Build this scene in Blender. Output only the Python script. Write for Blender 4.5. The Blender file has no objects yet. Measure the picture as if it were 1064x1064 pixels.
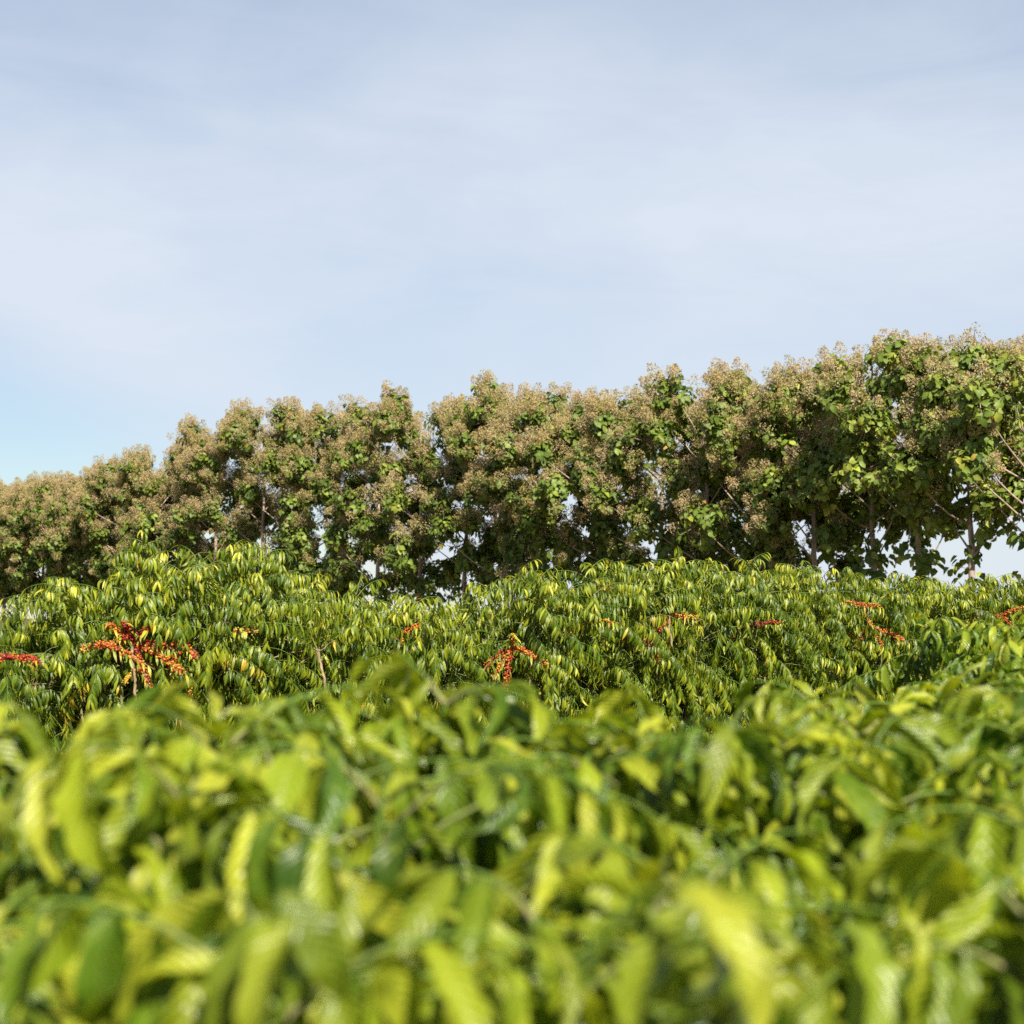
import bpy, math, random
import numpy as np
from math import radians, pi

SC = bpy.context.scene
COL = SC.collection
RNG = np.random.default_rng(11)
F = 1985.0            # focal length in photo pixels (1064 wide)
HZ = 640.0            # picture row of the horizon
CAM_Z = 2.1

# ------------------------------------------------------------------ helpers
def nrm(v):
    return v / np.maximum(np.linalg.norm(v, axis=-1, keepdims=True), 1e-9)

def mesh_obj(name, V, Fq, mat, parent=None, tint=None, uv=None, smooth=True):
    """V (n,3), Fq (m,k) faces of equal size -> ONE mesh object"""
    me = bpy.data.meshes.new(name)
    n, m, k = len(V), len(Fq), Fq.shape[1]
    me.vertices.add(n)
    me.vertices.foreach_set('co', np.ascontiguousarray(V, dtype=np.float32).ravel())
    me.loops.add(m * k)
    me.loops.foreach_set('vertex_index', np.ascontiguousarray(Fq, dtype=np.int32).ravel())
    me.polygons.add(m)
    me.polygons.foreach_set('loop_start', np.arange(0, m * k, k, dtype=np.int32))
    me.polygons.foreach_set('use_smooth', np.full(m, smooth, dtype=bool))
    if tint is not None:
        a = me.attributes.new('tint', 'FLOAT_COLOR', 'POINT')
        t = np.ones((n, 4), dtype=np.float32); t[:, :tint.shape[1]] = tint
        a.data.foreach_set('color', t.ravel())
    if uv is not None:
        u = me.uv_layers.new(name='UVMap')
        u.data.foreach_set('uv', np.ascontiguousarray(uv[Fq.ravel()], dtype=np.float32).ravel())
    me.update(calc_edges=True)
    me.materials.append(mat)
    o = bpy.data.objects.new(name, me)
    COL.objects.link(o)
    if parent is not None:
        o.parent = parent
    return o

def thing(name, label, cat, loc, group):
    o = bpy.data.objects.new(name, None)
    o.empty_display_size = 0.2
    COL.objects.link(o)
    o.location = loc
    o['label'] = label; o['category'] = cat; o['group'] = group
    return o

def leaves(P, D, N, L, W, bend, fold, tint, segs, cross, shape='lance', wavy=0.0, twist=None, rng=RNG):
    """all leaves of one plant: each a curved, folded, veined blade"""
    n = len(P)
    D = nrm(D); N = nrm(N - (N * D).sum(1, keepdims=True) * D)
    S = np.cross(D, N)
    if twist is not None:
        c, s = np.cos(twist)[:, None], np.sin(twist)[:, None]
        N, S = N * c + S * s, S * c - N * s
    u = np.linspace(0, 1, segs + 1)
    th = -bend[:, None] * (u[None] ** 1.2)
    cs, sn = np.cos(th), np.sin(th)
    du = 1.0 / segs
    cx = np.concatenate([np.zeros((n, 1)), np.cumsum((cs[:, 1:] + cs[:, :-1]) / 2 * du, 1)], 1)
    cz = np.concatenate([np.zeros((n, 1)), np.cumsum((sn[:, 1:] + sn[:, :-1]) / 2 * du, 1)], 1)
    C = P[:, None] + L[:, None, None] * (cx[..., None] * D[:, None] + cz[..., None] * N[:, None])
    Nu = -sn[..., None] * D[:, None] + cs[..., None] * N[:, None]
    if shape == 'lance':
        w = np.sin(pi * np.clip(u, 0, 1) ** 0.88) ** 0.85 * (1 - 0.15 * u)
    else:
        w = np.sin(pi * np.clip(u, 0, 1) ** 0.72) ** 0.75
    w = np.maximum(w, 0.02)
    v = np.linspace(-1, 1, cross)
    hw = (W[:, None] * 0.5) * w[None]
    cf, sf = np.cos(fold), np.sin(fold)
    lat = hw[:, :, None] * v[None, None] * cf[:, None, None]
    lift = hw[:, :, None] * np.abs(v)[None, None] * sf[:, None, None]
    if wavy:
        ph = rng.uniform(0, 2 * pi, (n, 1, 1)); fr = rng.uniform(14, 22, (n, 1, 1))
        lift = lift + wavy * W[:, None, None] * (np.abs(v) ** 1.5)[None, None] * np.sin(fr * u[None, :, None] + ph + (v > 0)[None, None] * 1.7) * w[None, :, None]
    V = C[:, :, None] + lat[..., None] * S[:, None, None] + lift[..., None] * Nu[:, :, None]
    nv = (segs + 1) * cross
    idx = np.arange(nv).reshape(segs + 1, cross)
    q = np.stack([idx[:-1, :-1], idx[:-1, 1:], idx[1:, 1:], idx[1:, :-1]], -1).reshape(-1, 4)
    Fq = (q[None] + (np.arange(n) * nv)[:, None, None]).reshape(-1, 4)
    uv = np.stack(np.meshgrid(u, v, indexing='ij'), -1).reshape(-1, 2)
    return V.reshape(-1, 3), Fq, np.repeat(tint, nv, 0), np.tile(uv, (n, 1))

def tubes(P, R, sides=5):
    """P (n,m,3) polylines, R (n,m) radii -> V, F"""
    n, m, _ = P.shape
    T = np.gradient(P, axis=1); T = nrm(T)
    ref = np.where(np.abs(T[:, :, 2:3]) > 0.9, np.array([1.0, 0, 0]), np.array([0, 0, 1.0]))
    ref = np.repeat(ref[:, :1], m, 1)
    A = nrm(np.cross(T, ref)); B = np.cross(T, A)
    a = np.linspace(0, 2 * pi, sides, endpoint=False)
    V = P[:, :, None] + R[:, :, None, None] * (np.cos(a)[None, None, :, None] * A[:, :, None] + np.sin(a)[None, None, :, None] * B[:, :, None])
    idx = np.arange(m * sides).reshape(m, sides)
    nx = np.roll(idx, -1, 1)
    q = np.stack([idx[:-1], nx[:-1], nx[1:], idx[1:]], -1).reshape(-1, 4)
    Fq = (q[None] + (np.arange(n) * m * sides)[:, None, None]).reshape(-1, 4)
    return V.reshape(-1, 3), Fq

def join(parts):
    Vs, Fs, off = [], [], 0
    for V, Fq in parts:
        Vs.append(V); Fs.append(Fq + off); off += len(V)
    return np.concatenate(Vs), np.concatenate(Fs)

def ico():
    t = (1 + 5 ** .5) / 2
    V = np.array([[-1, t, 0], [1, t, 0], [-1, -t, 0], [1, -t, 0], [0, -1, t], [0, 1, t], [0, -1, -t], [0, 1, -t], [t, 0, -1], [t, 0, 1], [-t, 0, -1], [-t, 0, 1]], float)
    Fa = np.array([[0, 11, 5], [0, 5, 1], [0, 1, 7], [0, 7, 10], [0, 10, 11], [1, 5, 9], [5, 11, 4], [11, 10, 2], [10, 7, 6], [7, 1, 8], [3, 9, 4], [3, 4, 2], [3, 2, 6], [3, 6, 8], [3, 8, 9], [4, 9, 5], [2, 4, 11], [6, 2, 10], [8, 6, 7], [9, 8, 1]])
    return nrm(V), Fa
ICO_V, ICO_F = ico()

# ------------------------------------------------------------------ materials
def new_mat(name):
    m = bpy.data.materials.new(name); m.use_nodes = True
    m.node_tree.nodes.clear()
    return m, m.node_tree.nodes, m.node_tree.links

def ramp(nd, stops, mode='LINEAR'):
    r = nd.new('ShaderNodeValToRGB'); r.color_ramp.interpolation = mode
    e = r.color_ramp.elements
    while len(e) < len(stops): e.new(0.5)
    for k, (p, c) in enumerate(stops):
        e[k].position = p; e[k].color = (*c, 1)
    return r

def mth(nd, ln, op, a, b=None):
    n = nd.new('ShaderNodeMath'); n.operation = op
    for i, x in enumerate((a, b)):
        if x is None: continue
        if isinstance(x, (int, float)): n.inputs[i].default_value = x
        else: ln.new(x, n.inputs[i])
    return n.outputs[0]

def leaf_mat(name, stops, trans_gain, trans_mix, rough, spec, veins=0.0, vein_col=(0.3, 0.38, 0.08), vein_amt=0.35, nveins=11, mottled=0.0):
    m, nd, ln = new_mat(name)
    at = nd.new('ShaderNodeAttribute'); at.attribute_name = 'tint'
    sp = nd.new('ShaderNodeSeparateColor'); ln.new(at.outputs['Color'], sp.inputs[0])
    r = ramp(nd, stops); ln.new(sp.outputs[1], r.inputs[0])
    col = r.outputs[0]
    # value jitter from leaf to leaf
    hs = nd.new('ShaderNodeHueSaturation')
    ln.new(mth(nd, ln, 'MULTIPLY_ADD', sp.outputs[0], 0.5), hs.inputs['Value'])
    hs.inputs['Value'].links[0].from_node.inputs[2].default_value = 0.75
    ln.new(col, hs.inputs['Color']); col = hs.outputs[0]
    uv = nd.new('ShaderNodeUVMap'); uv.uv_map = 'UVMap'
    sx = nd.new('ShaderNodeSeparateXYZ'); ln.new(uv.outputs[0], sx.inputs[0])
    av = mth(nd, ln, 'ABSOLUTE', sx.outputs[1])
    if mottled:
        tc = nd.new('ShaderNodeTexCoord')
        ns = nd.new('ShaderNodeTexNoise'); ns.inputs['Scale'].default_value = 38; ns.inputs['Detail'].default_value = 3
        ln.new(tc.outputs['Object'], ns.inputs['Vector'])
        rr = ramp(nd, [(0.50, (0, 0, 0)), (0.72, (1, 1, 1))]); ln.new(ns.outputs[0], rr.inputs[0])
        mx = nd.new('ShaderNodeMix'); mx.data_type = 'RGBA'
        ln.new(mth(nd, ln, 'MULTIPLY', rr.outputs[0], mottled), mx.inputs[0]); ln.new(col, mx.inputs[6]); mx.inputs[7].default_value = (0.30, 0.36, 0.035, 1)
        col = mx.outputs[2]
    bump = None
    if veins:
        x = mth(nd, ln, 'SUBTRACT', mth(nd, ln, 'MULTIPLY', sx.outputs[0], nveins), mth(nd, ln, 'MULTIPLY', av, 2.0))
        tri = mth(nd, ln, 'PINGPONG', x, 0.5)
        vein = mth(nd, ln, 'LESS_THAN', tri, 0.05)
        mid = mth(nd, ln, 'LESS_THAN', av, 0.05)
        vm = mth(nd, ln, 'MAXIMUM', mth(nd, ln, 'MULTIPLY', vein, 0.5), mid)
        mx = nd.new('ShaderNodeMix'); mx.data_type = 'RGBA'
        ln.new(mth(nd, ln, 'MULTIPLY', vm, vein_amt), mx.inputs[0]); ln.new(col, mx.inputs[6]); mx.inputs[7].default_value = (*vein_col, 1)
        col = mx.outputs[2]
        hgt = mth(nd, ln, 'SMOOTH_MIN', tri, 0.3); hgt.node.inputs[2].default_value = 0.2
        bn = nd.new('ShaderNodeBump'); bn.inputs['Strength'].default_value = veins; bn.inputs['Distance'].default_value = 0.02
        ln.new(hgt, bn.inputs['Height']); bump = bn.outputs[0]
    pb = nd.new('ShaderNodeBsdfPrincipled')
    pb.inputs['Roughness'].default_value = rough; pb.inputs['Specular IOR Level'].default_value = spec
    ln.new(col, pb.inputs['Base Color'])
    tr = nd.new('ShaderNodeBsdfTranslucent')
    gm = nd.new('ShaderNodeMix'); gm.data_type = 'RGBA'; gm.blend_type = 'MULTIPLY'; gm.inputs[0].default_value = 1
    ln.new(col, gm.inputs[6]); gm.inputs[7].default_value = (*trans_gain, 1)
    ln.new(gm.outputs[2], tr.inputs[0])
    if bump: ln.new(bump, pb.inputs['Normal'])
    ms = nd.new('ShaderNodeMixShader'); ms.inputs[0].default_value = trans_mix
    ln.new(pb.outputs[0], ms.inputs[1]); ln.new(tr.outputs[0], ms.inputs[2])
    out = nd.new('ShaderNodeOutputMaterial'); ln.new(ms.outputs[0], out.inputs[0])
    return m

COFFEE_STOPS = [(0.0, (0.035, 0.095, 0.006)), (0.30, (0.105, 0.195, 0.009)), (0.60, (0.270, 0.335, 0.016)),
                (0.85, (0.390, 0.425, 0.040)), (0.93, (0.500, 0.380, 0.035)), (1.0, (0.380, 0.170, 0.030))]
NEAR_STOPS = [(0.0, (0.018, 0.056, 0.003)), (0.30, (0.070, 0.130, 0.005)), (0.60, (0.210, 0.262, 0.011)),
              (0.85, (0.360, 0.375, 0.032)), (0.93, (0.420, 0.300, 0.030)), (1.0, (0.30, 0.14, 0.03))]
M_FG = leaf_mat('near coffee leaf', NEAR_STOPS, (2.0, 2.0, 0.5), 0.26, 0.34, 0.42, veins=0.4, mottled=0.4, vein_amt=.2)
MID_STOPS = [(0.0, (0.030, 0.070, 0.004)), (0.30, (0.105, 0.160, 0.008)), (0.60, (0.280, 0.315, 0.016)),
             (0.85, (0.440, 0.430, 0.040)), (0.93, (0.500, 0.380, 0.035)), (1.0, (0.380, 0.170, 0.030))]
M_COFFEE = leaf_mat('coffee leaf', MID_STOPS, (2.1, 1.9, 0.6), 0.27, 0.33, 0.5, veins=0.25, nveins=9)
TEAK_STOPS = [(0.0, (0.040, 0.080, 0.014)), (0.45, (0.140, 0.200, 0.028)), (0.75, (0.310, 0.340, 0.046)),
              (0.90, (0.330, 0.270, 0.040)), (1.0, (0.300, 0.150, 0.045))]
M_TEAK = leaf_mat('teak leaf', TEAK_STOPS, (1.7, 1.7, 0.8), 0.22, 0.50, 0.35, veins=0.2, nveins=7)

def flower_mat():
    m, nd, ln = new_mat('teak blossom')
    at = nd.new('ShaderNodeAttribute'); at.attribute_name = 'tint'
    sp = nd.new('ShaderNodeSeparateColor'); ln.new(at.outputs['Color'], sp.inputs[0])
    r = ramp(nd, [(0.0, (0.35, 0.31, 0.11)), (0.5, (0.52, 0.42, 0.19)), (1.0, (0.56, 0.42, 0.26))]); ln.new(sp.outputs[1], r.inputs[0])
    d = nd.new('ShaderNodeBsdfDiffuse'); t = nd.new('ShaderNodeBsdfTranslucent')
    ln.new(r.outputs[0], d.inputs[0]); ln.new(r.outputs[0], t.inputs[0])
    ms = nd.new('ShaderNodeMixShader'); ms.inputs[0].default_value = 0.35
    ln.new(d.outputs[0], ms.inputs[1]); ln.new(t.outputs[0], ms.inputs[2])
    out = nd.new('ShaderNodeOutputMaterial'); ln.new(ms.outputs[0], out.inputs[0])
    return m
M_FLOWER = flower_mat()

def bark_mat(name, c0, c1, scale, stretch):
    m, nd, ln = new_mat(name)
    tc = nd.new('ShaderNodeTexCoord'); mp = nd.new('ShaderNodeMapping'); mp.inputs['Scale'].default_value = (1, 1, stretch)
    ln.new(tc.outputs['Object'], mp.inputs[0])
    ns = nd.new('ShaderNodeTexNoise'); ns.inputs['Scale'].default_value = scale; ns.inputs['Detail'].default_value = 5
    ln.new(mp.outputs[0], ns.inputs['Vector'])
    r = ramp(nd, [(0.3, c0), (0.7, c1)]); ln.new(ns.outputs[0], r.inputs[0])
    at = nd.new('ShaderNodeAttribute'); at.attribute_name = 'tint'
    sp = nd.new('ShaderNodeSeparateColor'); ln.new(at.outputs['Color'], sp.inputs[0])
    gm = nd.new('ShaderNodeMix'); gm.data_type = 'RGBA'
    ln.new(sp.outputs[1], gm.inputs[0]); ln.new(r.outputs[0], gm.inputs[6]); gm.inputs[7].default_value = (.12, .20, .03, 1)
    b = nd.new('ShaderNodeBump'); b.inputs['Strength'].default_value = 0.6; b.inputs['Distance'].default_value = 0.02
    ln.new(ns.outputs[0], b.inputs['Height'])
    pb = nd.new('ShaderNodeBsdfPrincipled'); pb.inputs['Roughness'].default_value = 0.85; pb.inputs['Specular IOR Level'].default_value = 0.2
    ln.new(gm.outputs[2], pb.inputs['Base Color']); ln.new(b.outputs[0], pb.inputs['Normal'])
    out = nd.new('ShaderNodeOutputMaterial'); ln.new(pb.outputs[0], out.inputs[0])
    return m
M_TRUNK = bark_mat('teak bark', (0.26, 0.185, 0.145), (0.52, 0.41, 0.33), 9, 0.25)
M_STEM = bark_mat('coffee wood', (0.20, 0.14, 0.09), (0.42, 0.31, 0.20), 30, 0.3)

def cherry_mat():
    m, nd, ln = new_mat('coffee cherry')
    at = nd.new('ShaderNodeAttribute'); at.attribute_name = 'tint'
    sp = nd.new('ShaderNodeSeparateColor'); ln.new(at.outputs['Color'], sp.inputs[0])
    r = ramp(nd, [(0.0, (0.10, 0.012, 0.010)), (0.35, (0.32, 0.028, 0.014)), (0.65, (0.42, 0.095, 0.014)), (0.88, (0.52, 0.24, 0.025)), (1.0, (0.36, 0.36, 0.04))])
    ln.new(sp.outputs[1], r.inputs[0])
    pb = nd.new('ShaderNodeBsdfPrincipled'); pb.inputs['Roughness'].default_value = 0.35; pb.inputs['Specular IOR Level'].default_value = .3
    ln.new(r.outputs[0], pb.inputs['Base Color'])
    out = nd.new('ShaderNodeOutputMaterial'); ln.new(pb.outputs[0], out.inputs[0])
    return m
M_CHERRY = cherry_mat()

def ground_mat():
    m, nd, ln = new_mat('soil and grass')
    tc = nd.new('ShaderNodeTexCoord')
    n1 = nd.new('ShaderNodeTexNoise'); n1.inputs['Scale'].default_value = 0.25; n1.inputs['Detail'].default_value = 6
    n2 = nd.new('ShaderNodeTexNoise'); n2.inputs['Scale'].default_value = 9; n2.inputs['Detail'].default_value = 6
    for n in (n1, n2): ln.new(tc.outputs['Object'], n.inputs['Vector'])
    r1 = ramp(nd, [(0.42, (0.17, 0.095, 0.05)), (0.60, (0.07, 0.10, 0.025))]); ln.new(n1.outputs[0], r1.inputs[0])
    r2 = ramp(nd, [(0.3, (0.6, 0.6, 0.6)), (0.7, (1.2, 1.15, 1.05))]); ln.new(n2.outputs[0], r2.inputs[0])
    mx = nd.new('ShaderNodeMix'); mx.data_type = 'RGBA'; mx.blend_type = 'MULTIPLY'; mx.inputs[0].default_value = 1
    ln.new(r1.outputs[0], mx.inputs[6]); ln.new(r2.outputs[0], mx.inputs[7])
    b = nd.new('ShaderNodeBump'); b.inputs['Strength'].default_value = 0.7; b.inputs['Distance'].default_value = 0.05; ln.new(n2.outputs[0], b.inputs['Height'])
    pb = nd.new('ShaderNodeBsdfPrincipled'); pb.inputs['Roughness'].default_value = 0.95; pb.inputs['Specular IOR Level'].default_value = 0.1
    ln.new(mx.outputs[2], pb.inputs['Base Color']); ln.new(b.outputs[0], pb.inputs['Normal'])
    out = nd.new('ShaderNodeOutputMaterial'); ln.new(pb.outputs[0], out.inputs[0])
    return m

# ------------------------------------------------------------------ ground
def ground():
    n = 60
    g = np.sign(np.linspace(-1, 1, n)) * np.abs(np.linspace(-1, 1, n)) ** 3 * 1500
    X, Y = np.meshgrid(g, g, indexing='ij')
    Z = 0.04 * np.sin(X * 0.9) * np.cos(Y * 0.7) - 0.02
    V = np.stack([X, Y, Z], -1).reshape(-1, 3)
    idx = np.arange(n * n).reshape(n, n)
    q = np.stack([idx[:-1, :-1], idx[1:, :-1], idx[1:, 1:], idx[:-1, 1:]], -1).reshape(-1, 4)
    o = mesh_obj('ground', V, q, ground_mat())
    o['kind'] = 'structure'
ground()

# ------------------------------------------------------------------ coffee bushes
def coffee_bush(loc, height, radius, label, group, seed, segs, cross, mat, leaf_len, sites=(), n_stems=5, young=0.0,
                wavy=0.0, node_gap=0.075, leaf_gap=0.052, low=0.28, holes=0, sidek=(.6, .95), cap=.86, spread=(.75, 1.12), wid=(.30, .40), neat=1.0, fold=(.1, .65), droop=1.0, dry=0.02):
    rng = np.random.default_rng(seed)
    root = thing('coffee_bush', label, 'coffee bush', (loc[0], loc[1], 0), group)
    LP, LD, LN, LL, LT, LB = [], [], [], [], [], []
    stem_geo = []
    for s in range(n_stems):
        a = 2 * pi * (s + rng.uniform(-.3, .3)) / n_stems + seed
        hs = height * rng.uniform(0.84, 0.98) if s else height * 0.97
        lean = radius * rng.uniform(0.25, 0.62) if s else radius * 0.08
        t = np.linspace(0, 1, 12)
        ax = np.array([math.cos(a), math.sin(a), 0])
        base = ax * 0.10 + np.array([rng.normal(0, .03), rng.normal(0, .03), -0.03])
        wob = np.cumsum(rng.normal(0, 0.012, (12, 3)), 0) * np.array([1, 1, 0])
        SP = base + ax * lean * (t ** 1.3)[:, None] + np.array([0, 0, 1.0]) * (hs * t)[:, None] + wob
        geo = [tubes(SP[None], np.interp(t, [0, 1], [0.024, 0.005])[None], 7)]
        lat_P, lat_R = [], []
        zz = np.arange(low, 1.0, node_gap / hs)
        rot = rng.uniform(0, pi)
        for k, f in enumerate(zz):
            f = min(1.0, f + rng.uniform(-.006, .006))
            p0 = np.array([np.interp(f, t, SP[:, i]) for i in range(3)])
            rot += pi / 2 + rng.normal(0, .25)
            age = (1 - f) / (1 - low)               # 0 at the tip, 1 at the bottom
            for sd in (0, 1):
                if rng.random() < 0.06: continue
                az = rot + sd * pi + rng.normal(0, .2)
                out = np.array([math.cos(az), math.sin(az), 0])
                Ll = radius * (0.22 + 0.78 * min(1, age * 2.3) ** 0.8) * rng.uniform(*spread)
                if out @ ax < -0.25 and s: Ll *= 0.7
                e0 = radians(rng.uniform(30, 58) - 18 * age); e1 = e0 - radians(rng.uniform(55, 105)) * droop * (0.45 + 0.55 * min(1, age * 3))
                m = 8
                el = e0 + (e1 - e0) * np.linspace(0, 1, m) ** 1.1
                step = Ll / (m - 1)
                swerve = az + rng.normal(0, .25) * np.linspace(0, 1, m)
                dirs = np.stack([np.cos(el) * np.cos(swerve), np.cos(el) * np.sin(swerve), np.sin(el)], -1)
                BP = p0 + np.concatenate([np.zeros((1, 3)), np.cumsum(dirs[:-1] * step, 0)])
                lat_P.append(BP); lat_R.append(np.linspace(0.0045, 0.0014, m))
                # leaf pairs
                f0 = rng.uniform(.12, .45) * min(1, age * 1.6)
                nn = max(2, int(Ll * (1 - f0) / leaf_gap))
                fs = np.linspace(f0, 1.0, nn)
                bt = rng.beta(2, 2.6)
                branch_dry = rng.random() < dry
                for j, fu in enumerate(fs):
                    p = np.array([np.interp(fu, np.linspace(0, 1, m), BP[:, i]) for i in range(3)])
                    tg = dirs[min(m - 1, int(fu * (m - 1) + .5))]
                    side = nrm(np.cross(tg, [0, 0, 1.0])); up = np.cross(side, tg)
                    tip = 1 - (nn - 1 - j) / 3 if nn - 1 - j < 3 else 0
                    for sg in (-1, 1):
                        if rng.random() < 0.07: continue
                        hang = rng.uniform(.4, 1.0) * droop * (1 - 0.45 * tip)
                        d = sg * side * rng.uniform(*sidek) + tg * (rng.uniform(.2, .5) + 0.6 * tip) - np.array([0, 0, 1.0]) * hang
                        LP.append(p + rng.normal(0, .006, 3)); LD.append(d + rng.normal(0, .12 * neat, 3)); LN.append(up + rng.normal(0, .18 * neat, 3))
                        LL.append(leaf_len * rng.uniform(.72, 1.18) * (1 - 0.35 * tip * rng.random()))
                        LB.append(rng.uniform(.35, 1.25) * droop)
                        yl = 0.06 + 0.40 * bt + rng.normal(0, .15) + tip * rng.uniform(0.05, .38) + young * (0.25 * rng.random() + 0.25 * max(0, 1 - age * 4))
                        if rng.random() < dry or (branch_dry and rng.random() < .6): yl = rng.uniform(.86, .97)
                        else: yl = min(yl, cap)
                        if cap < .85: yl = min(yl, cap)
                        LT.append((rng.random(), min(1, max(0, yl)), rng.random()))
        geo.append(tubes(np.array(lat_P), np.array(lat_R), 4))
        stem_geo.append(geo)
        # young upright leaves on the leader
        for j in range(6):
            az = j * pi / 2 * 1.1 + s
            LP.append(SP[-1] - np.array([0, 0, .03 * (j // 2)])); LD.append(np.array([math.cos(az), math.sin(az), rng.uniform(.3, 1.1)]))
            LN.append(np.array([-math.cos(az) * .4, -math.sin(az) * .4, 1.0])); LL.append(leaf_len * rng.uniform(.45, .85)); LB.append(rng.uniform(.5, 1.4))
            LT.append((rng.random(), rng.uniform(.55, .84), rng.random()))
    P, D, N = np.array(LP), np.array(LD), np.array(LN); L = np.array(LL); T = np.array(LT); B = np.array(LB)
    # bring the top of the crown to its height
    top = np.percentile(P[:, 2], 99.8)
    k = height / top
    P[:, 2] *= k
    for geo in stem_geo:
        for (V, Fq) in geo: V[:, 2] *= k
    keep = P[:, 2] > 0.25
    for _ in range(holes):                      # thin places in the crown
        az = rng.uniform(0, 2 * pi); rh = rng.uniform(.35, .9) * radius; hc = np.array([rh * math.cos(az), rh * math.sin(az), rng.uniform(.45, .97) * height])
        keep &= ~((np.linalg.norm((P - hc) * np.array([1, 1, 1.5]), axis=1) < rng.uniform(.12, .26)) & (rng.random(len(P)) < .88))
    # fruiting wood: bare branches strung with cherries, the leaves there have dropped
    XP, XD, XN, XL, XB, XT = [], [], [], [], [], []
    for st in sites:
        o = np.array(st['pos']) - np.array([loc[0], loc[1], 0])
        toward = nrm(np.array([-st['pos'][0], -st['pos'][1], 0.0]))
        lat = np.cross([0, 0, 1.0], toward)
        rel = P - o
        along = rel @ toward; perp = np.linalg.norm(rel - along[:, None] * toward, axis=1)
        keep &= ~((along > -0.12) & (perp < 1.35 * st.get('gap', .14)))
        for (dx, dz, dl, hue, nf) in st['branches']:
            m = 9
            t = np.linspace(0, 1, m)
            dirv = nrm(lat * -dx + toward * st.get('fwd', .45) + np.array([0, 0, dz]))
            BP = o + dirv * (dl * t)[:, None] + np.array([0, 0, -1.0]) * (dl * 0.22 * t ** 2)[:, None] + np.cumsum(rng.normal(0, .005, (m, 3)), 0)
            for q in BP[1:]:
                rel = P - q; along = rel @ toward; perp = np.linalg.norm(rel - along[:, None] * toward, axis=1)
                keep &= ~((along > -0.03) & (perp < (0.065 if nf else 0.05)))
            bv, bf = tubes(BP[None], np.linspace(.008, .003, m)[None], 6)
            br = mesh_obj('fruiting_branch' if nf else 'bare_branch', bv, bf, M_STEM, root)
            for f in (np.linspace(.25, 1.0, 9) if nf else (.97,)):
                c = np.array([np.interp(f, t, BP[:, i]) for i in range(3)])
                for sg in (-1, 1):
                    if rng.random() < .35: continue
                    sd_ = nrm(np.cross(dirv, [0, 0, 1.0]))
                    XP.append(c); XD.append(sg * sd_ * .6 + dirv * .5 + np.array([0, 0, -rng.uniform(.4, 1.0)]) + rng.normal(0, .15, 3)); XN.append(np.array([0, 0, 1.0]) + rng.normal(0, .2, 3) + toward * .3)
                    XL.append(leaf_len * rng.uniform(.6, 1.0)); XB.append(rng.uniform(.4, 1.3)); XT.append((rng.random(), rng.uniform(.88, .99) if rng.random() < .22 else min(.85, max(0, rng.normal(.5, .2))), 0))
            if nf:
                nodes = np.linspace(0.06, rng.uniform(.75, 1.0), max(3, int(dl / 0.032)))
                cen, hh = [], []
                for q in nodes:
                    c = np.array([np.interp(q, t, BP[:, i]) for i in range(3)])
                    for _ in range(nf):
                        v = nrm(rng.normal(0, 1, 3)); cen.append(c + v * rng.uniform(.012, .040)); hh.append(hue + .03 + rng.normal(0, .22) + 0.22 * (q - .5))
                cen = np.array(cen); hh = np.clip(np.array(hh), 0, 1)
                r = rng.uniform(.009, .0125, len(cen))
                V = (cen[:, None] + ICO_V[None] * r[:, None, None]).reshape(-1, 3)
                Fa = (ICO_F[None] + (np.arange(len(cen)) * 12)[:, None, None]).reshape(-1, 3)
                tt = np.repeat(np.stack([hh, hh, hh], -1), 12, 0)
                mesh_obj('cherries', V, Fa, M_CHERRY, br, tint=tt)
        if st.get('stem'):
            dx, dz = st['stem']
            m = 10; t = np.linspace(0, 1, m)
            BP = o + (lat * -dx)[None] * t[:, None] + np.array([0, 0, dz])[None] * t[:, None] + np.cumsum(rng.normal(0, .006, (m, 3)), 0)
            bv, bf = tubes(BP[None], np.linspace(.019, .011, m)[None], 7)
            mesh_obj('bare_stem', bv, bf, M_STEM, root)
            for q in BP:
                rel = P - q; along = rel @ toward; perp = np.linalg.norm(rel - along[:, None] * toward, axis=1)
                keep &= ~((along > -0.03) & (perp < .07))
    P, D, N, L, T, B = P[keep], D[keep], N[keep], L[keep], T[keep], B[keep]
    if XP:
        P, D, N, L, T, B = [np.concatenate([a, np.array(b)]) for a, b in ((P, XP), (D, XD), (N, XN), (L, XL), (T, XT), (B, XB))]
    n = len(P)
    V, Fq, tt, uv = leaves(P, D, N, L, L * rng.uniform(*wid, n), B, rng.uniform(*fold, n), T, segs, cross, 'lance', wavy, rng.normal(0, .3 * neat, n), rng)
    mesh_obj('foliage', V, Fq, mat, root, tint=tt, uv=uv)
    for geo in stem_geo:
        V, Fq = join(geo)
        green = np.concatenate([np.repeat(np.clip(np.linspace(-.5, 1.3, 12), 0, 1), 7), np.tile(np.repeat(np.clip(np.linspace(.3, 1.5, 8), 0, 1), 4), len(geo[1][0]) // 32)])
        mesh_obj('stem', V, Fq, M_STEM, root, tint=np.stack([green, green, green], -1))
    return root

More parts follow.
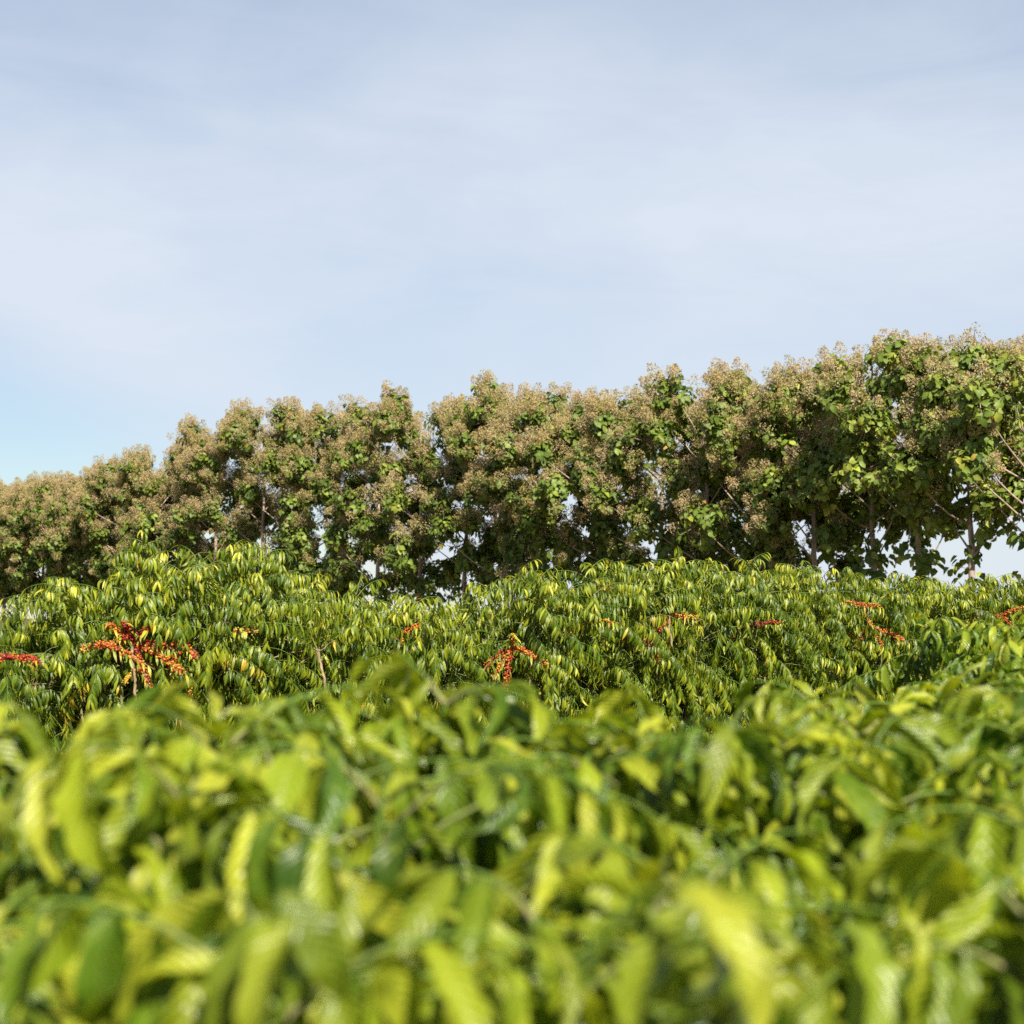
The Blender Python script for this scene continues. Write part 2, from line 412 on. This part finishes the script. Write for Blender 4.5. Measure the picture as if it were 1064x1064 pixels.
# the middle row: axis runs away to the right
A0, A1 = np.array([-4.9, 16.9]), np.array([7.6, 27.3])
row_dir = nrm(A1 - A0); row_len = np.linalg.norm(A1 - A0)
top_px = [0, 60, 110, 200, 290, 330, 370, 440, 500, 560, 640, 700, 800, 860, 930, 1064]
top_py = [622, 616, 602, 588, 588, 612, 626, 630, 608, 594, 590, 582, 584, 594, 602, 600]
def axis_at(px):
    """point on the row's axis seen in column px"""
    k = (px - 532) / F
    s = (k * A0[1] - A0[0]) / (row_dir[0] - k * row_dir[1])
    return A0 + row_dir * s
def front_at(px, py, back=0.95):
    """point of the hedge face seen at px, py"""
    k = (px - 532) / F
    a = axis_at(px); d = a[1] - back
    return np.array([k * d, d, CAM_Z + (HZ - py) / F * d])

SITES = {}
def site(px, py, branches, **kw):
    branches = [(a, b, c * 1.45, d, int(e * 1.25 + .5)) for a, b, c, d, e in branches]
    st = dict(pos=front_at(px, py, kw.pop('back', .76)), branches=branches, **kw)
    SITES.setdefault(px, []).append(st)
star = [(-.9, -.30, .40, .60, 15), (-.95, .12, .30, .40, 9), (.15, .75, .22, .12, 18), (.7, .75, .28, .55, 11), (-.5, .6, .24, .18, 15), (.95, .12, .34, .8, 9), (.3, .3, .12, .15, 16),
        (-.45, -.9, .28, .33, 6)]
site(138, 668, star, gap=.15, stem=(-.02, -.6))
site(192, 670, [(.95, .02, .34, .62, 12), (.5, -.75, .2, .40, 10), (-.4, -.2, .16, .2, 10)], gap=.09)
site(160, 690, [(.9, -.3, .26, .8, 9)], gap=.05)
site(98, 668, [(-.9, -.12, .42, .6, 7)], gap=.08)
site(4, 682, [(.9, -.35, .36, .5, 12), (-.6, .1, .3, .3, 10)], gap=.12)
site(205, 712, [(.5, -.6, .22, .8, 12)], gap=.09)
site(420, 658, [(-.5, .3, .16, .6, 12), (.3, -.5, .22, .55, 10)], gap=.10)
site(531, 672, [(-.95, -.2, .30, .6, 12), (.6, -.75, .32, .68, 12), (.85, -.45, .28, .35, 10), (-.1, .5, .16, .85, 12), (.2, -.9, .36, .45, 8)], gap=.15)
site(610, 646, [(-.8, .2, .3, .8, 5), (.7, -.3, .34, .7, 5)], gap=.10)
site(696, 640, [(.9, -.25, .45, .55, 8), (-.6, .1, .3, .8, 6), (.6, -.6, .3, .5, 7)], gap=.13, stem=(-.02, -.42))
site(668, 664, [(-.5, -.5, .22, .35, 6)], gap=.08)
site(790, 648, [(.8, -.2, .3, .25, 6), (-.6, .2, .22, .2, 6)], gap=.12)
site(905, 652, [(-.8, -.1, .36, .6, 9), (.8, -.1, .36, .55, 9), (.3, .6, .25, .65, 8), (.6, -.6, .42, .45, 7), (-.4, -.5, .25, .5, 6)], gap=.15)
site(893, 628, [(.7, .3, .3, .7, 6), (-.6, .1, .25, .7, 6)], gap=.08)
site(1040, 640, [(-.8, .4, .42, .65, 8), (.7, .1, .4, .6, 6), (-.6, -.5, .5, .6, 5), (.5, -.6, .3, .4, 6)], gap=.14)
site(331, 676, [(.85, .45, .42, 0, 0), (.8, .05, .45, 0, 0), (.75, -.35, .42, 0, 0), (.35, .8, .26, 0, 0), (-.6, .6, .2, 0, 0)], gap=.19, stem=(-.08, -.42), fwd=.3)
site(268, 655, [(.5, .1, .2, .9, 6)], gap=.07)

N_MID = 14
mid_labels = [
    'coffee bush at the left edge of the middle hedge, with a drooping orange cherry spray',
    'coffee bush loaded with the biggest star of red and orange cherry branches',
    'tall coffee bush just right of the biggest red cherry star, tops rising against the teaks',
    'coffee bush with a bare pale stem and leafless twigs in a dark gap',
    'low coffee bush in the dip of the hedge, with one small tuft of orange cherries',
    'coffee bush carrying three short orange cherry sprays low on its face',
    'coffee bush with thin scattered yellow cherries, just right of the three short orange sprays',
    'coffee bush with red cherries spreading from an upright brown stem, at the hedge\'s high middle',
    'coffee bush with a dark maroon cherry pocket, right of the upright brown stem',
    'plain green coffee bush between the dark maroon cherry pocket and the wide rusty cherry cluster',
    'coffee bush with a wide rusty cherry cluster below the slim teak trunks at right',
    'plain green coffee bush just right of the wide rusty cherry cluster',
    'coffee bush with orange cherry twigs below the pale forked teak trunk',
    'coffee bush cut by the right edge, last of the middle hedge',
]
bush_px = []
ctr = []
for i in range(N_MID):
    s = row_len * (i + 0.15) / (N_MID - 0.7)
    c = A0 + row_dir * s + RNG.normal(0, .08, 2)
    ctr.append(c); bush_px.append(532 + F * c[0] / c[1])
assigned = {i: [] for i in range(N_MID)}
for px, sts in SITES.items():
    i = int(np.argmin([abs(px - b) for b in bush_px])); assigned[i] += sts
for i in range(N_MID):
    c = ctr[i]
    y = np.interp(bush_px[i], top_px, top_py)
    h = CAM_Z + (HZ - y) / F * c[1] + np.interp(bush_px[i], [0, 110, 220, 340, 500, 700], [-.10, .08, .24, .14, .08, .03])
    coffee_bush(c, h, 0.98, mid_labels[i], 'coffee bushes of the middle hedge row', 100 + i, 4, 3, M_COFFEE, .146, assigned[i], spread=(.5, 1.25), sidek=(.32, .7), wid=(.18, .26), holes=30, n_stems=8, young=.4, dry=.008, node_gap=.068, leaf_gap=.029, droop=1.4, neat=.6)

# the near row: soft leaves right in front of the camera
near = [(-1.05, 2.45, 1.77), (-0.25, 2.30, 1.79), (0.50, 2.35, 1.80), (1.20, 2.55, 1.82),
        (-0.80, 3.30, 1.87), (-0.36, 3.60, 1.86), (-0.02, 3.85, 1.88), (0.30, 4.00, 1.83), (0.95, 3.60, 1.81), (0.72, 4.60, 1.82), (1.55, 4.60, 1.83),
        (1.35, 5.75, 1.82), (2.10, 6.00, 1.83), (1.80, 7.20, 1.80), (2.45, 8.40, 1.79), (3.05, 9.80, 1.92), (3.75, 11.6, 2.05), (3.35, 12.9, 2.02)]
near_labels = [
    'very blurred leafy coffee bush filling the bottom left corner',
    'very blurred coffee bush at the bottom edge, just left of centre',
    'very blurred coffee bush at the bottom edge, just right of centre',
    'very blurred coffee bush filling the bottom right corner',
    'blurred coffee bush at the left edge, its crest below the big red cherry star',
    'blurred coffee bush whose crest hides the foot of the bare pale stem',
    'blurred coffee bush with its crest below the three short orange cherry sprays',
    'blurred coffee bush below the red cherries on the upright brown stem, behind the bottom bushes',
    'blurred coffee bush at the right edge, directly behind the bottom right corner bush',
    'blurred coffee bush with its crest below the dark maroon cherry pocket',
    'blurred coffee bush cut by the right edge, second one behind the bottom right corner bush',
    'softly blurred coffee bush with its crest below the plain green bush beside the rusty cherries',
    'softly blurred coffee bush at the right edge, halfway back along the near row',
    'softly blurred coffee bush with its crest below the orange cherry twigs at right',
    'coffee bush with soft leaves, fourth from the far end of the near row',
    'coffee bush with soft leaves, third from the far end of the near row',
    'coffee bush rising at the right edge, second from the far end of the near row',
    'farthest coffee bush of the near row, its sharper leaves against the middle hedge',
]
for i, (x, y, h) in enumerate(near):
    hi = y < 5
    coffee_bush((x, y - .08), h + (.07 if y > 9 else .08 if y > 3 else .02), 0.85, near_labels[i], 'coffee bushes of the near hedge row', 300 + i, 12 if hi else 6, 5 if hi else 3, M_FG, .198, wid=(.27, .38), cap=.80, neat=1.5, fold=(.15, .95),
                n_stems=8, young=.5, holes=22, wavy=.115, low=.45, node_gap=.074, leaf_gap=.045, droop=1.5, dry=.005)

# ------------------------------------------------------------------ teak trees
T0, T1 = np.array([15.6, 53.8]), np.array([-32.0, 116.3])
tk_px = [-20, 0, 25, 40, 100, 150, 190, 220, 300, 340, 385, 430, 485, 540, 590, 640, 690, 760, 800, 830, 870, 920, 980, 1064, 1100]
tk_py = [490, 492, 505, 503, 490, 474, 458, 434, 414, 422, 410, 402, 410, 394, 406, 400, 404, 370, 384, 380, 376, 352, 337, 356, 356]

def teak(loc, height, base, radius, label, seed, bloom, greens):
    rng = np.random.default_rng(seed)
    root = thing('teak_tree', label, 'teak tree', (loc[0], loc[1], 0), 'teak trees in the flowering row')
    toward = nrm(np.array([-loc[0], -loc[1], 0.0]))
    # trunk
    m = 14; t = np.linspace(0, 1, m)
    wob = np.cumsum(rng.normal(0, .035, (m, 3)), 0) * np.array([1, 1, 0])
    TP = np.array([0, 0, -0.1]) + np.array([0, 0, 1.0]) * (height * .9 * t)[:, None] + wob
    geo = [tubes(TP[None], np.interp(t, [0, .05, .5, 1], [.18, .13, .085, .02])[None], 9)]
    # clumps of shoots
    nl = 18
    hs = np.sort(rng.uniform(0, 1, nl)); hs = ((np.arange(nl) + hs * .4) / nl) ** .85
    C, R = [], []
    for i, f in enumerate(hs):
        z = base + (height - base - .55) * f
        env = min(1, .62 + f * 1.3) * radius * (0.55 + 0.95 * math.sin(pi * min(1, .12 + f * .72))) * .72
        if f > .93: env *= .6
        az = i * 2.4 + rng.normal(0, .4)
        rr = env * rng.uniform(.55, 1.0)
        C.append([TP[min(m - 1, int(z / height * m)), 0] + rr * math.cos(az), TP[min(m - 1, int(z / height * m)), 1] + rr * math.sin(az), z]); R.append(rng.uniform(.6, 1.05))
    C, R = np.array(C), np.array(R)
    LPs, LRs = [], []
    for c, r in zip(C, R):
        f0 = max(.22, (c[2] - rng.uniform(.9, 2.0)) / (height * .9)); f0 = min(f0, .97)
        p0 = np.array([np.interp(f0, t, TP[:, i]) for i in range(3)])
        tt = np.linspace(0, 1, 7)
        mid = (p0 + c) / 2 + np.array([0, 0, -.22]) + rng.normal(0, .2, 3)
        LPs.append(((1 - tt) ** 2)[:, None] * p0 + (2 * tt * (1 - tt))[:, None] * mid + (tt ** 2)[:, None] * c)
        LRs.append(np.linspace(.034, .014, 7) * (1.25 - .5 * f0))
    geo.append(tubes(np.array(LPs), np.array(LRs), 6))
    P, D, N, L, T, B = [], [], [], [], [], []
    fl_c, fl_t = [], []
    tw_P = []
    for c, r in zip(C, R):
        nt = int(30 * r * r + 12)
        v = nrm(rng.normal(0, 1, (nt, 3)) + np.array([0, 0, .7]))
        out = nrm(c * np.array([1, 1, 0]) + 1e-4)
        for q in v:
            tip = c + q * r * rng.uniform(.55, 1.08)
            tip[2] = min(tip[2], height + .1)
            ax = nrm(q + out * .4 + np.array([0, 0, .5]))
            tw_P.append(np.stack([c + (tip - c) * s for s in (0, .35, .7, 1.0)]) + np.array([[0, 0, 0], [0, 0, -.06], [0, 0, -.05], [0, 0, 0]]))
            e1 = nrm(np.cross(ax, rng.normal(0, 1, 3))); e2 = np.cross(ax, e1)
            nlv = rng.integers(9, 14)
            gt = rng.beta(2, 3) + greens
            for j in range(nlv):
                a = j * pi / 2 + (j // 2) * .3 + rng.normal(0, .2)
                rad = e1 * math.cos(a) + e2 * math.sin(a)
                d = rad + ax * rng.uniform(-.1, .5) - np.array([0, 0, 1.0]) * rng.uniform(.1, .8)
                P.append(tip - ax * (.07 * (j // 2)) + rad * .03); D.append(d); N.append(ax + np.array([0, 0, .3]) + rng.normal(0, .25, 3))
                L.append(rng.uniform(.18, .34)); B.append(rng.uniform(.2, 1.1))
                yl = .15 + .45 * gt + rng.normal(0, .10)
                if rng.random() < .02: yl = rng.uniform(.88, 1)
                T.append((rng.random(), min(1, max(0, yl)), 0))
            hrel = (tip[2] - base) / (height - base)
            if rng.random() < bloom * (0.12 + 1.25 * min(1, max(0, hrel)) ** 1.3):
                nf = rng.integers(110, 190)
                Hh = rng.uniform(.32, .60)
                uu = rng.uniform(0, 1, nf); aa = rng.uniform(0, 2 * pi, nf)
                rr = (1 - uu * .75) * Hh * .75 * np.sqrt(rng.uniform(.15, 1, nf))
                base_p = tip + ax * .03
                tw_P.append(tip + ax * (np.array([0, .33, .66, .95]) * Hh)[:, None])
                fl_c.append(base_p + ax * (uu * Hh)[:, None] + e1 * (rr * np.cos(aa))[:, None] + e2 * (rr * np.sin(aa))[:, None])
                hue = rng.beta(2, 2)
                fl_t.append(np.clip(hue + rng.normal(0, .15, nf), 0, 1))
    # leafy shoots low on the trunk
    for k in range(rng.integers(9, 15) if greens > .2 else rng.integers(3, 7)):
        z = rng.uniform(2.8, base + .6); az = rng.uniform(0, 2 * pi); ln_ = rng.uniform(.3, .75)
        o = np.array([np.interp(z / (height * .9), t, TP[:, i]) for i in range(3)])
        dv = np.array([math.cos(az), math.sin(az), .2])
        for j in range(rng.integers(10, 26)):
            f = rng.uniform(.2, 1.0)
            P.append(o + dv * ln_ * f + rng.normal(0, .16, 3)); D.append(np.array([math.cos(az + rng.normal(0, 1)), math.sin(az + rng.normal(0, 1)), -.7])); N.append(toward * .5 + np.array([0, 0, 1.0]) + rng.normal(0, .3, 3))
            L.append(rng.uniform(.22, .38)); B.append(rng.uniform(.2, .9)); T.append((rng.random(), min(.8, max(0, rng.normal(.38, .18))), 0))
        tw_P.append(np.stack([o + dv * ln_ * s for s in (0, .35, .7, 1.0)]))
    geo.append(tubes(np.array(tw_P), np.tile(np.linspace(.014, .006, 4), (len(tw_P), 1)), 4))
    V, Fq = join(geo)
    mesh_obj('trunk', V, Fq, M_TRUNK, root)
    P, D, N, L, T, B = map(np.array, (P, D, N, L, T, B))
    n = len(P)
    V, Fq, tt, uv = leaves(P, D, N, L, L * rng.uniform(.58, .78, n), B, rng.uniform(.0, .45, n), T, 3, 3, 'ovate', 0, rng.normal(0, .4, n), rng)
    mesh_obj('crown', V, Fq, M_TEAK, root, tint=tt, uv=uv)
    if fl_c:
        c = np.concatenate(fl_c); h = np.concatenate(fl_t); n = len(c)
        a = nrm(rng.normal(0, 1, (n, 3))); b = nrm(np.cross(a, rng.normal(0, 1, (n, 3))))
        s = rng.uniform(.018, .040, (n, 1)); s2 = rng.uniform(.012, .026, (n, 1))
        V = np.stack([c - a * s, c - b * s2, c + a * s, c + b * s2], 1).reshape(-1, 3)
        Fq = np.arange(n * 4).reshape(-1, 4)
        mesh_obj('blossom', V, Fq, M_FLOWER, root, tint=np.repeat(np.stack([h, h, h], -1), 4, 0), smooth=False)
    return root

teak_labels = [
    'green leafy teak cut off by the right edge, nearest of the tree row',
    'tall green teak with a pale forked trunk clear against the sky near the right edge',
    'tallest green teak, with a slim trunk, just left of the pale forked trunk',
    'leafy green teak with few flowers, just left of the two tallest teaks',
    'tan flowering teak left of the slim bare trunks, fifth from the right edge',
    'tan flowering teak above the dark maroon cherry pocket, with a small peaked top',
    'flowering teak left of the dark maroon cherry pocket, seventh from the right edge',
    'flowering teak straight above the red cherries on the upright brown stem',
    'flowering teak above the thin yellow cherries, ninth from the right edge',
    'flowering teak just right of the three orange cherry sprays, tenth from the right edge',
    'flowering teak straight above the three short orange cherry sprays, eleventh from the right',
    'flowering teak just right of the dip in the coffee hedge, twelfth from the right',
    'flowering teak straight over the dip in the coffee hedge, thirteenth from the right',
    'flowering teak just left of the dip in the coffee hedge, fourteenth from the right',
    'flowering teak above and right of the bare pale coffee stem, fifteenth from the right',
    'flowering teak above and left of the bare pale coffee stem, sixteenth from the right',
    'flowering teak above the right side of the tall coffee bush, twelfth from the left end',
    'flowering teak straight above the tall coffee bush, eleventh from the left end',
    'flowering teak above the left shoulder of the tall coffee bush, tenth from the left end',
    'greener teak where the skyline starts dropping left, ninth from the left end',
    'flowering teak above the right arm of the red cherry star, eighth from the left end',
    'flowering teak straight above the big red cherry star, seventh from the left end',
    'heavily flowered teak over the left cherry star arm, sixth from the left end',
    'small distant flowering teak, fifth from the left end of the row',
    'small distant tan teak, fourth from the left end of the row',
    'small distant teak, third from the left end of the row',
    'small distant teak, second from the left end of the row',
    'farthest teak of the row, cut by the left edge, its tan top slightly higher',
]
tdir = nrm(T1 - T0); tlen = np.linalg.norm(T1 - T0)
N_TEAK = 28
for i in range(N_TEAK):
    s = tlen * i / (N_TEAK - 1)
    p = T0 + tdir * s + RNG.normal(0, .25, 2)
    if i < 17: p[0] = ([1078, 1010, 955, 908, 846, 786, 734, 684, 630, 580, 530, 485, 440, 396, 353, 314, 275][i] - 532) / F * p[1]
    px = 532 + F * p[0] / p[1]
    y = np.interp(px, tk_px, tk_py)
    h = CAM_Z + (HZ - y) / F * p[1] + RNG.normal(0, .16) - .25
    base = 5.0 if px > 890 else 3.45
    teak(p, h, base, 2.75, teak_labels[i], 700 + i, .28 if px > 850 else RNG.uniform(.5, .95), .28 if px > 850 else RNG.uniform(0, .15))

# ------------------------------------------------------------------ light and sky
EL, AZ = 43, 160          # sun elevation, compass bearing (0 = +Y, clockwise)
sun = bpy.data.lights.new('sun', 'SUN'); sun.energy = 5.0; sun.angle = radians(.53); sun.color = (1.0, .92, .78)
so = bpy.data.objects.new('sun', sun); COL.objects.link(so)
so.rotation_euler = (radians(90 - EL), 0, radians(180 - AZ))

w = bpy.data.worlds.new('World'); SC.world = w; w.use_nodes = True
nd, ln = w.node_tree.nodes, w.node_tree.links
nd.clear()
sky = nd.new('ShaderNodeTexSky'); sky.sky_type = 'NISHITA'; sky.sun_disc = False
sky.sun_elevation = radians(EL); sky.sun_rotation = radians(AZ); sky.air_density = 1.0; sky.dust_density = .2; sky.ozone_density = 3.0
tc = nd.new('ShaderNodeTexCoord')
mp = nd.new('ShaderNodeMapping'); mp.inputs['Scale'].default_value = (1, 1, 2.2); mp.inputs['Location'].default_value = (.35, 0, .1)
ln.new(tc.outputs['Generated'], mp.inputs[0])
n1 = nd.new('ShaderNodeTexNoise'); n1.inputs['Scale'].default_value = 3.2; n1.inputs['Detail'].default_value = 7; n1.inputs['Roughness'].default_value = .52; n1.inputs['Distortion'].default_value = .5
ln.new(mp.outputs[0], n1.inputs['Vector'])
cr = ramp(nd, [(0.28, (0.62, .62, .62)), (0.66, (1, 1, 1))]); ln.new(n1.outputs[0], cr.inputs[0])
# the cloud veil is thickest ahead and to the right, thin low on the left
sx = nd.new('ShaderNodeSeparateXYZ'); ln.new(tc.outputs['Generated'], sx.inputs[0])
veil = mth(nd, ln, 'ADD', mth(nd, ln, 'MULTIPLY', sx.outputs[0], 1.1), mth(nd, ln, 'MULTIPLY', sx.outputs[2], 2.0))
vr = nd.new('ShaderNodeMapRange'); vr.interpolation_type = 'SMOOTHSTEP'
vr.inputs['From Min'].default_value = -.11; vr.inputs['From Max'].default_value = .07; vr.inputs['To Min'].default_value = .20; vr.inputs['To Max'].default_value = .95
ln.new(veil, vr.inputs['Value'])
hi = nd.new('ShaderNodeMapRange'); hi.inputs['From Min'].default_value = .22; hi.inputs['From Max'].default_value = .55; hi.inputs['To Min'].default_value = 1; hi.inputs['To Max'].default_value = .12
ln.new(sx.outputs[2], hi.inputs['Value'])
m2 = nd.new('ShaderNodeMapping'); m2.inputs['Scale'].default_value = (1, 1, 3.6); m2.inputs['Rotation'].default_value = (0, radians(22), 0)
ln.new(tc.outputs['Generated'], m2.inputs[0])
n2 = nd.new('ShaderNodeTexNoise'); n2.inputs['Scale'].default_value = 6.5; n2.inputs['Detail'].default_value = 9; n2.inputs['Roughness'].default_value = .62; n2.inputs['Distortion'].default_value = .9
ln.new(m2.outputs[0], n2.inputs['Vector'])
wisp = mth(nd, ln, 'MULTIPLY', mth(nd, ln, 'SUBTRACT', n2.outputs[0], .5), .42)
body = mth(nd, ln, 'ADD', cr.outputs[0], wisp)
mask = mth(nd, ln, 'MULTIPLY', mth(nd, ln, 'MULTIPLY', body, vr.outputs[0]), hi.outputs[0])
mx = nd.new('ShaderNodeMix'); mx.data_type = 'RGBA'
ln.new(mask, mx.inputs[0]); ln.new(sky.outputs[0], mx.inputs[6]); mx.inputs[7].default_value = (6.75, 7.4, 8.4, 1)
mask.node.use_clamp = True
bg = nd.new('ShaderNodeBackground'); bg.inputs['Strength'].default_value = 0.056
ln.new(mx.outputs[2], bg.inputs[0])
wo = nd.new('ShaderNodeOutputWorld'); ln.new(bg.outputs[0], wo.inputs[0])

# ------------------------------------------------------------------ camera
cam = bpy.data.cameras.new('camera'); co = bpy.data.objects.new('camera', cam); COL.objects.link(co)
cam.sensor_width = 36; cam.lens = 36 * F / 1064
co.location = (0, 0, CAM_Z)
co.rotation_euler = (radians(90) + math.atan((HZ - 532) / F), 0, 0)
cam.clip_start = 0.05; cam.clip_end = 5000
cam.dof.use_dof = True; cam.dof.focus_distance = 24.0; cam.dof.aperture_fstop = 3.4; cam.dof.aperture_blades = 9
SC.camera = co

SC.render.engine = 'CYCLES'
SC.cycles.max_bounces = 8; SC.cycles.diffuse_bounces = 4; SC.cycles.transmission_bounces = 6; SC.cycles.glossy_bounces = 2
SC.cycles.sample_clamp_indirect = 6; SC.cycles.use_denoising = False
SC.cycles.caustics_reflective = False; SC.cycles.caustics_refractive = False
SC.view_settings.view_transform = 'Standard'; SC.view_settings.look = 'None'
SC.view_settings.exposure = 0.95; SC.view_settings.gamma = 1
